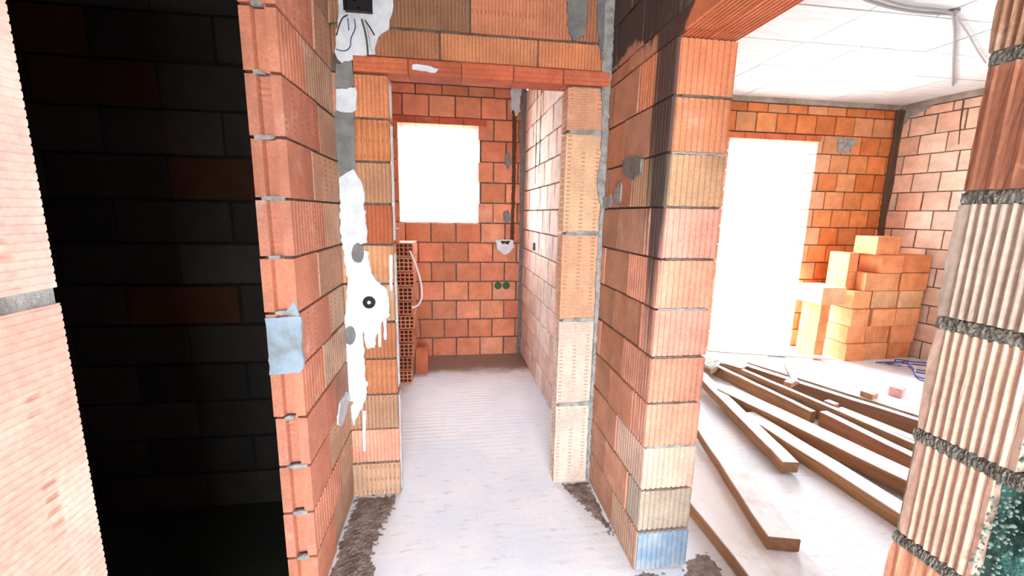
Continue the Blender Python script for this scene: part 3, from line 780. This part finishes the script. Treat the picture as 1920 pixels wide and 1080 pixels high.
dirt([(-.554, 2.17), (-.31, 2.17), (-.33, 2.02), (-.36, 1.88), (-.37, 1.75), (-.335, 1.6), (-.38, 1.4), (-.554, 1.4)], 'brown dirt and mortar crumbs along the foot of the left pier', 1, .014)
dirt([(.572, 2.17), (.789, 2.17), (.789, 1.52), (.93, 1.50), (.93, 1.40), (.78, 1.46), (.765, 1.72), (.70, 1.90), (.61, 2.12)], 'grey dirt in the corner by the right door jamb', 2, .012)
dirt([(1.03, 1.55), (1.19, 1.6), (1.19, 1.2), (1.03, 1.2), (.8, 1.3), (.85, 1.38), (1.02, 1.5)], 'brown dirt at the foot of the free-standing brick pier', 3, .012)

# ------------------------------------------------------------------ timber on the right room's floor
def beam(label, near, far, w, t, z0, col=(.50, .33, .20), z1=None, seed=0, name='timber_beam', cat='beam', group=None, warp=.004, roll=0):
    a, b = Vector(near), Vector(far); L = (b - a).length; rnd = random.Random(seed); n = 12
    bm = bmesh.new(); rings = []
    ch = .004
    for i in range(n + 1):
        x = L * i / n; dy = rnd.uniform(-warp, warp); dz = rnd.uniform(-warp, warp) * .3
        prof = [(-w/2+ch, 0), (w/2-ch, 0), (w/2, ch), (w/2, t-ch), (w/2-ch, t), (-w/2+ch, t), (-w/2, t-ch), (-w/2, ch)]
        rings.append([bm.verts.new((x, y + dy, z + dz)) for y, z in prof])
    for i in range(n):
        for k in range(8): bm.faces.new((rings[i][k], rings[i][(k+1) % 8], rings[i+1][(k+1) % 8], rings[i+1][k]))
    bm.faces.new(rings[0][::-1]); bm.faces.new(rings[-1])
    o = link(name, bm_mesh(name, bm), None, WOOD, col)
    o.location = (a.x, a.y, z0); dz = (z1 - z0) if z1 is not None else 0
    o.rotation_euler = (roll, -math.atan2(dz, L), math.atan2(b.y - a.y, b.x - a.x))
    tag(o, label, cat, group); return o
beam('wide grey plank with a dark edge on the floor just behind the free-standing brick pier', (1.385, 1.0), (1.43, 2.9), .34, .073, 0.002, (.42, .26, .15), seed=3, name='timber_plank', cat='plank')
beam('thick pale timber beam nearest the camera, its dark square end facing us', (1.469, 1.475), (1.90, 3.2), .14, .065, .0775, (.40, .25, .15), seed=1)
o_ = bpy.data.objects
beam('shorter timber beam ending just behind the nearest one, shadow under its end', (2.045, 2.08), (2.32, 3.6), .1, .07, .022, (.48, .28, .15), z1=.05, seed=2)
beam('long timber beam running behind the short one towards the right brick wall', (2.36, 1.1), (2.25, 2.74), .125, .08, .002, (.56, .33, .17), seed=4)
beam('wide long timber beam left of the block-ended beam', (2.72, 1.3), (2.31, 3.12), .165, .085, .036, (.46, .25, .13), seed=5)
beam('long timber beam lying behind the wide long beam, edge upwards', (2.745, 2.66), (2.60, 3.75), .05, .10, .004, (.46, .26, .13), seed=6)
beam('reddish timber beam with a blunt raised end in the middle of the pile', (2.80, 2.63), (2.90, 1.5), .07, .115, .004, (.46, .20, .11), seed=7)
beam('pale board standing on edge behind the blunt-ended beam', (3.05, 1.7), (2.72, 3.45), .045, .14, .004, (.52, .33, .2), seed=8, name='timber_board', cat='board')
beam('reddish timber beam farthest to the right of the pile', (3.22, 1.6), (2.96, 2.66), .08, .12, .004, (.50, .23, .12), seed=9)
beam('dark long timber beam under the edge of the big white panel', (3.65, 1.85), (2.82, 3.72), .06, .12, .004, (.26, .14, .08), seed=10)
beam('big pale shuttering panel lying flat behind the timber beams', (3.98, 1.9), (3.18, 3.78), .52, .022, .105, (.62, .56, .48), seed=11, name='shuttering_panel', cat='panel')
beam('thick timber beam at the far left end of the pile, half lit', (2.82, 3.55), (2.52, 4.05), .12, .12, .004, (.55, .36, .22), seed=12)
beam('thin pale board lying across the far ends of the beams', (2.72, 4.02), (3.92, 3.66), .09, .014, .135, (.60, .52, .44), seed=13, name='timber_board', cat='board')
beam('short pale batten leaning up against the thin cross board', (2.99, 3.12), (3.1, 3.36), .05, .03, .12, (.6, .46, .34), z1=.20, seed=14, name='timber_batten', cat='batten')
def block(label, x, y, z, sx, sy, sz, col, rz=0, name='timber_block', mat=None, cat='block', group=None):
    bm = bmesh.new(); add_box(bm, -sx/2, -sy/2, 0, sx/2, sy/2, sz)
    bmesh.ops.bevel(bm, geom=bm.edges[:], offset=.004, segments=1, affect='EDGES')
    o = link(name, bm_mesh(name, bm), None, mat or WOOD, col); o.location = (x, y, z); o.rotation_euler = (0, 0, rz)
    tag(o, label, cat, group); return o
block('small square timber offcut under the leaning batten', 2.90, 3.08, .125, .12, .06, .05, (.52, .30, .18), .5)
block('orange timber offcut on the edge of the white panel', 3.38, 2.80, .128, .09, .09, .05, (.62, .36, .18), .3)
block('small reddish offcut between two beams in the middle of the pile', 2.93, 2.70, .11, .06, .08, .045, (.5, .2, .12), .2)
block('pale timber block at the far left end of the pile, by the brick pier', 2.50, 3.62, .06, .15, .10, .06, (.55, .38, .25), .5)
block('small pink clay brick lying on the far end of the white panel', *on(1680, 741, Z=.13).xy, .1285, .10, .09, .075, (.75, .38, .36), .5, name='clay_brick', mat=CLAY, cat='brick')
# crumpled white sheet over the far left block
rnd = random.Random(5); n = 12; vs = []; fs = []
for i in range(n+1):
    for j in range(n+1):
        a, b = i/n - .5, j/n - .5
        vs.append((a*.24 + rnd.uniform(-.006, .006), b*.3 + rnd.uniform(-.006, .006), .012 + .02*math.sin(a*14 + b*5) * math.cos(b*11) + rnd.uniform(0, .01)))
for i in range(n):
    for j in range(n): k = i*(n+1)+j; fs.append((k, k+n+1, k+n+2, k+1))
o = link('plastic_sheet', mesh('plastic_sheet', vs, fs), None, CLOTH); o.location = (2.47, 3.70, .135); o.rotation_euler = (0, 0, .4)
so = o.modifiers.new('thick', 'SOLIDIFY'); so.thickness = .002
tag(o, 'crumpled white sheet on the pale block at the far left of the timber pile', 'sheet')
# floor-level strip of metal
o = link('steel_rod', tube_mesh('steel_rod', [(3.3, 4.35, .01), (3.55, 4.27, .012), (3.78, 4.22, .01)], .006), None, CABLE, (.18, .2, .22)); tag(o, 'thin dark rod on the floor in front of the terrace opening', 'rod')

# ------------------------------------------------------------------ stack of clay blocks in the right room
ORD = ['bottom', 'second', 'third', 'fourth', 'fifth', 'sixth', 'top']
LAY = [(0, [(4.33, 4.60), (4.61, 4.90), (4.91, 5.205)]), (1, [(4.335, 4.575), (4.58, 4.885), (4.895, 5.21)]), (2, [(4.33, 4.56), (4.595, 4.895), (4.90, 5.215)]),
       (3, [(4.335, 4.56), (4.585, 4.915), (4.925, 5.24)]), (4, [(4.455, 4.885), (4.905, 5.26)]), (5, [(4.60, 4.87), (4.895, 5.27)]), (6, [(4.53, 4.835)])]
def clay_block(name, L, T, H, label, cat, loc, col, group, rz=0, mat=CLAY, ribs=True):
    bm = bmesh.new()
    pts = [(x, d) for x, d in ribline(0, L, .02, .0025, 'v' if ribs else 'flat')] + [(L, T), (0, T)]
    add_prism(bm, pts, 0, H, 'z')
    o = link(name, bm_mesh(name, bm), None, mat, col); o.location = loc; o.rotation_euler = (0, 0, rz)
    return tag(o, label, cat, group)
G = 'clay blocks stacked in the right room'
PLACE = {3: ['left', 'middle', 'right'], 2: ['left', 'right'], 1: ['single']}
OB = [(.84, .36, .16), (.82, .33, .14), (.85, .40, .19), (.82, .31, .13)]
for r, row in LAY:
    for k, (a, b) in enumerate(row):
        where = PLACE[len(row)][k]
        lab = f'{"tan" if (r, k) in ((3, 1), (3, 2)) else "orange"} clay block, {where} one in the {ORD[r]} layer of the big stack'
        if r == 6: lab = 'orange clay block sitting alone on top of the big stack by the right wall'
        clay_block('clay_block', b - a - .010, .29 if r < 4 else .26, .193, lab, 'block', (a + RD.uniform(0, .006), 3.93 + RD.uniform(-.014, .02), r * .2), (.80, .48, .25) if (r, k) in ((3, 1), (3, 2)) else RD.choice(OB), G, 0, CLAY, (r + k) % 2 == 0)
# second file of blocks behind, showing at the stack's left
for k, (z, lab) in enumerate([(0.0, 'bottom'), (.2, 'second'), (.4, 'third'), (.6, 'fourth'), (.8, 'fifth'), (1.0, 'sixth')]):
    clay_block('clay_block', .24 if k < 4 else .115, .25, .205 if k == 5 else .196, f'pale clay block, {lab} from the floor in the file behind the big stack', 'block', (4.33, 4.235 if k < 4 else 4.20 - .15 * (k > 3) , z), RD.choice(OB), G)
# small pile by the terrace opening
for k in range(3):
    clay_block('clay_block', .115, .25, .212, f'thin pale clay block, {["bottom", "middle", "upper"][k]} one of the narrow pile by the terrace opening', 'block', (4.0 + .004 * k, 3.99, k * .215), (.76, .30, .12), 'narrow block pile by the terrace opening')
clay_block('clay_block', .29, .34, .19, 'wide pale clay block capping the narrow pile beside the terrace opening', 'block', (3.95, 3.94, .646), (.80, .45, .25), 'narrow block pile by the terrace opening')

# ------------------------------------------------------------------ stack of hollow bricks in the small room
def hollow(L, D, H):
    bm = bmesh.new()
    # five plain faces and one pierced face (front, -Y)
    v = [bm.verts.new(p) for p in ((0,0,0),(L,0,0),(L,D,0),(0,D,0),(0,0,H),(L,0,H),(L,D,H),(0,D,H))]
    for f in ((0,3,2,1),(4,5,6,7),(1,2,6,5),(2,3,7,6),(3,0,4,7)): bm.faces.new([v[i] for i in f])
    perforated(bm, L, H, 6, 3, .12, .27)
    me = bm_mesh('hollow_brick', bm); me.materials.append(CLAY); return me
hb = hollow(.238, .30, .118)
GS = 'hollow bricks stacked behind the left door jamb'
NM = ['lowest', 'second', 'third', 'fourth', 'fifth', 'sixth', 'seventh', 'eighth', 'ninth', 'topmost']
for k in range(10):
    z = k * .131
    o = link('hollow_brick', hb, None, None, (.60, .22, .13) if k % 2 else (.66, .27, .16))
    o.location = (-.62 + RD.uniform(-.012, .012) + .003 * k, 3.75 + RD.uniform(-.01, .01), z); o.rotation_euler = (0, 0, RD.uniform(-.03, .03))
    tag(o, f'pierced orange hollow brick, {NM[k]} of the ten behind the left door jamb', 'brick', GS)
    # bedding slips keep each brick apart from the next
    if k < 9:
        s_ = block(f'thin slip on the {NM[k]} hollow brick of the stack behind the left jamb', -.50 + .003*k, 3.87, z + .119, .21, .18, .0115, (.7, .6, .52) if k != 6 else (.85, .85, .82), 0, 'wooden_slip', None, 'slip', 'slips between the stacked hollow bricks')
o = link('broken_brick', brick_mesh(.07, .12, .12, var=3), None, None, (.62, .3, .22)); o.location = (-.545, 3.80, 1.298); o.data.materials.append(CLAY) if not o.data.materials else None
o.rotation_euler = (0, 0, .2)
tag(o, 'small broken brick piece on top of the hollow brick stack', 'brick')
clay_block('clay_block', .115, .10, .245, 'short ribbed clay block standing on the floor beside the hollow brick stack', 'block', (-.375, 3.97, 0), (.58, .19, .10), None)
pts = [on(u, v, Y=3.72) for u, v in ((768, 470), (778, 492), (788, 525), (791, 555), (784, 572), (772, 577))]
o = link('conduit', tube_mesh('conduit', pts, .009), None, CABLE, (.85, .82, .80)); tag(o, 'white flexible conduit looping out beside the hollow brick stack', 'conduit')

# ------------------------------------------------------------------ electrical fittings
def wire(label, pts, r, col, cat='wire', name='wire', group=None):
    o = link(name, tube_mesh(name, pts, r), None, CABLE, col); return tag(o, label, cat, group)
# distribution box high in the left corner
p0 = on(650, 30, Y=YD); p1 = on(700, 38, Y=YD)
bx = empty('junction_box', ((p0.x + p1.x) / 2, YD - .008, 2.45)); tag(bx, 'black square junction box set in white plaster high in the left corner', 'junction box')
w2 = (p1.x - p0.x) / 2; H2 = .16
bm = bmesh.new()
add_box(bm, -w2, -.03, 0, -w2 + .006, .0, H2); add_box(bm, w2 - .006, -.03, 0, w2, .0, H2); add_box(bm, -w2 + .006, -.03, 0, w2 - .006, 0, .006); add_box(bm, -w2 + .006, -.03, H2 - .006, w2 - .006, 0, H2); add_box(bm, -w2 + .006, -.008, .006, w2 - .006, .0, H2 - .006)
link('housing', bm_mesh('housing', bm), bx, BLACKP)
bm = bmesh.new(); add_box(bm, -w2 - .004, -.034, -.004, w2 + .004, -.03, .004); add_box(bm, -w2 - .004, -.034, H2 - .004, w2 + .004, -.03, H2 + .004); add_box(bm, -w2 - .004, -.034, .004, -w2 + .004, -.03, H2 - .004); add_box(bm, w2 - .004, -.034, .004, w2 + .004, -.03, H2 - .004)
link('rim', bm_mesh('rim', bm), bx, BLACKP)
for (x, z) in ((0, .022), (.02, .06), (-.02, .05)):
    bm = bmesh.new(); cyl(bm, (x, -.016, z), .008, .018, (0, -1, 0), 12); link('terminal', bm_mesh('terminal', bm), bx, BLACKP)
yw = YD - .02
def W(l, y=yw): return [on(u, v, Y=y) for u, v in l]
wire('blue wire looping from the black junction box back to the corner', W([(664, 36), (666, 52), (658, 72), (657, 86), (650, 94), (640, 95), (630, 92)]), .0022, (.02, .07, .16))
wire('dark wire curving left out of the black junction box', W([(652, 28), (642, 34), (635, 50), (631, 66)]), .0026, (.02, .02, .03))
wire('short blue wire end hanging under the black junction box', W([(652, 34), (653, 44), (654, 57)]), .0022, (.02, .06, .2))
wire('thick grey cable running down from the black junction box to the lintel', W([(678, 36), (684, 58), (688, 80), (690, 104)]), .0042, (.09, .09, .08))
wire('thin white wire beside the grey cable below the black junction box', W([(684, 38), (691, 62), (694, 86), (700, 100)]), .002, (.5, .5, .48))
wire('black wire pair bending right under the black junction box', W([(684, 38), (694, 52), (702, 66)]), .003, (.02, .02, .025))
# round back box in the plaster
c = on(693, 566, Y=YD)
rb = empty('socket_box', (c.x, YD - .010, c.z)); tag(rb, 'round black socket box in the white plaster strip left of the doorway', 'socket box')
bm = bmesh.new()
for k in range(28):
    a, b = 2*PI*k/28, 2*PI*(k+1)/28
    for r0, r1, y0, y1 in ((.024, .031, -.008, -.008), (.031, .031, -.008, .004), (.024, .022, -.008, .006)):
        f = [bm.verts.new((r*math.cos(t), y, r*math.sin(t))) for r, y, t in ((r0, y0, a), (r1, y1, a), (r1, y1, b), (r0, y0, b))]; bm.faces.new(f)
bmesh.ops.remove_doubles(bm, verts=bm.verts, dist=1e-5)
link('rim', bm_mesh('rim', bm), rb, BLACKP)
bm = bmesh.new(); cyl(bm, (0, -.0005, 0), .024, .003, (0, -1, 0), 20); link('back_plate', bm_mesh('back_plate', bm), rb, BLACKP)
bm = bmesh.new(); cyl(bm, (0, -.004, 0), .009, .006, (0, -1, 0), 14); link('plug', bm_mesh('plug', bm), rb, CLOTH)
for t in range(4):
    bm = bmesh.new(); cyl(bm, (.019*math.cos(t*PI/2 + .7), -.005, .019*math.sin(t*PI/2 + .7)), .004, .008, (0, -1, 0), 8); link('screw_post', bm_mesh('screw_post', bm), rb, BLACKP)
# twin green boxes
for k, x in enumerate((.475, .565)):
    o = empty('socket_box', (x, YB - .004, .785)); tag(o, f'{["left", "right"][k]} one of two dark green socket boxes on the small room\'s back wall', 'socket box', 'green socket boxes')
    bm = bmesh.new()
    for i in range(24):
        a, b = 2*PI*i/24, 2*PI*(i+1)/24
        for r0, r1, y0, y1 in ((.033, .041, -.008, -.008), (.041, .041, -.008, .004), (.033, .031, -.008, .004)):
            f = [bm.verts.new((r*math.cos(t), y, r*math.sin(t))) for r, y, t in ((r0, y0, a), (r1, y1, a), (r1, y1, b), (r0, y0, b))]; bm.faces.new(f)
    bmesh.ops.remove_doubles(bm, verts=bm.verts, dist=1e-5)
    link('rim', bm_mesh('rim', bm), o, GREENP)
    bm = bmesh.new(); cyl(bm, (0, -.001, 0), .033, .003, (0, -1, 0), 20); link('back_plate', bm_mesh('back_plate', bm), o, GREENP)
xs_ = .742 + (YB - 3.877) / (YB - 2.3) * .043
o = empty('switch_box', (xs_ - .003, 3.877, 1.265)); tag(o, 'small blue switch box on the bright right wall of the small room', 'switch box')
bm = bmesh.new(); add_box(bm, -.008, -.035, -.035, 0, -.028, .035); add_box(bm, -.008, .028, -.035, 0, .035, .035); add_box(bm, -.008, -.028, -.035, 0, .028, -.028); add_box(bm, -.008, -.028, .028, 0, .028, .035)
link('rim', bm_mesh('rim', bm), o, BLUEP)
bm = bmesh.new(); add_box(bm, -.003, -.028, -.028, 0, .028, .028); link('back_plate', bm_mesh('back_plate', bm), o, BLUEP)
# conduits along the ceiling of the right room
def C(l, z=ZC - .024): return [on(u, v, Z=z) for u, v in l]
GC = (.34, .35, .36)
wire('grey conduit sagging along the ceiling from the upper left to the junction', C([(1560, -40), (1620, -2), (1680, 16), (1735, 24), (1784, 26)]), .010, GC, 'conduit', 'conduit')
wire('second grey conduit beside the sagging one, meeting it at the ceiling junction', C([(1600, -40), (1650, -4), (1700, 12), (1750, 18), (1786, 24)]), .008, GC, 'conduit', 'conduit')
wire('straight grey conduit running along the ceiling to the top of the right wall', C([(1786, 24), (1790, 60), (1788, 110), (1787, 160)]), .009, (.28, .28, .29), 'conduit', 'conduit')
wire('thin grey conduit bending right from the ceiling junction', C([(1790, 30), (1812, 58), (1830, 90), (1848, 118)]), .006, GC, 'conduit', 'conduit')
bm = bmesh.new(); cyl(bm, (0, 0, 0), .035, .02, (0, 0, 1), 16)
p = on(1786, 24, Z=ZC - .02); o = link('ceiling_hook', bm_mesh('ceiling_hook', bm), None, CABLE, (.28, .28, .28)); o.location = p; o.location.z = ZC - .012
tag(o, 'small round dark cable outlet in the right room ceiling where the conduits meet', 'outlet')
# blue and white cable bundle by the blocks
rnd = random.Random(3)
for k in range(9):
    a = on(1636 + 6*k, 678 + k, Z=.012); b = on(1700 + 3*k, 672 + 5*k, Z=.012)
    m1 = a.lerp(b, .35) + Vector((rnd.uniform(-.03, .05), rnd.uniform(-.06, .0), .01 + .008*k)); m2 = a.lerp(b, .7) + Vector((rnd.uniform(-.04, .04), rnd.uniform(-.08, .02), .02 + .006*k))
    blue = k % 3 != 0
    wire('blue cable in the loose bundle on the floor in front of the block stack' if blue else 'white cable in the loose bundle on the floor in front of the block stack',
         [a, m1, m2, b, b + Vector((.2, -.1, .0))], .006, (.07, .08, .35) if blue else (.8, .8, .82), 'cable', 'cable', 'loose blue cables by the block stack' if blue else 'loose white cables by the block stack')
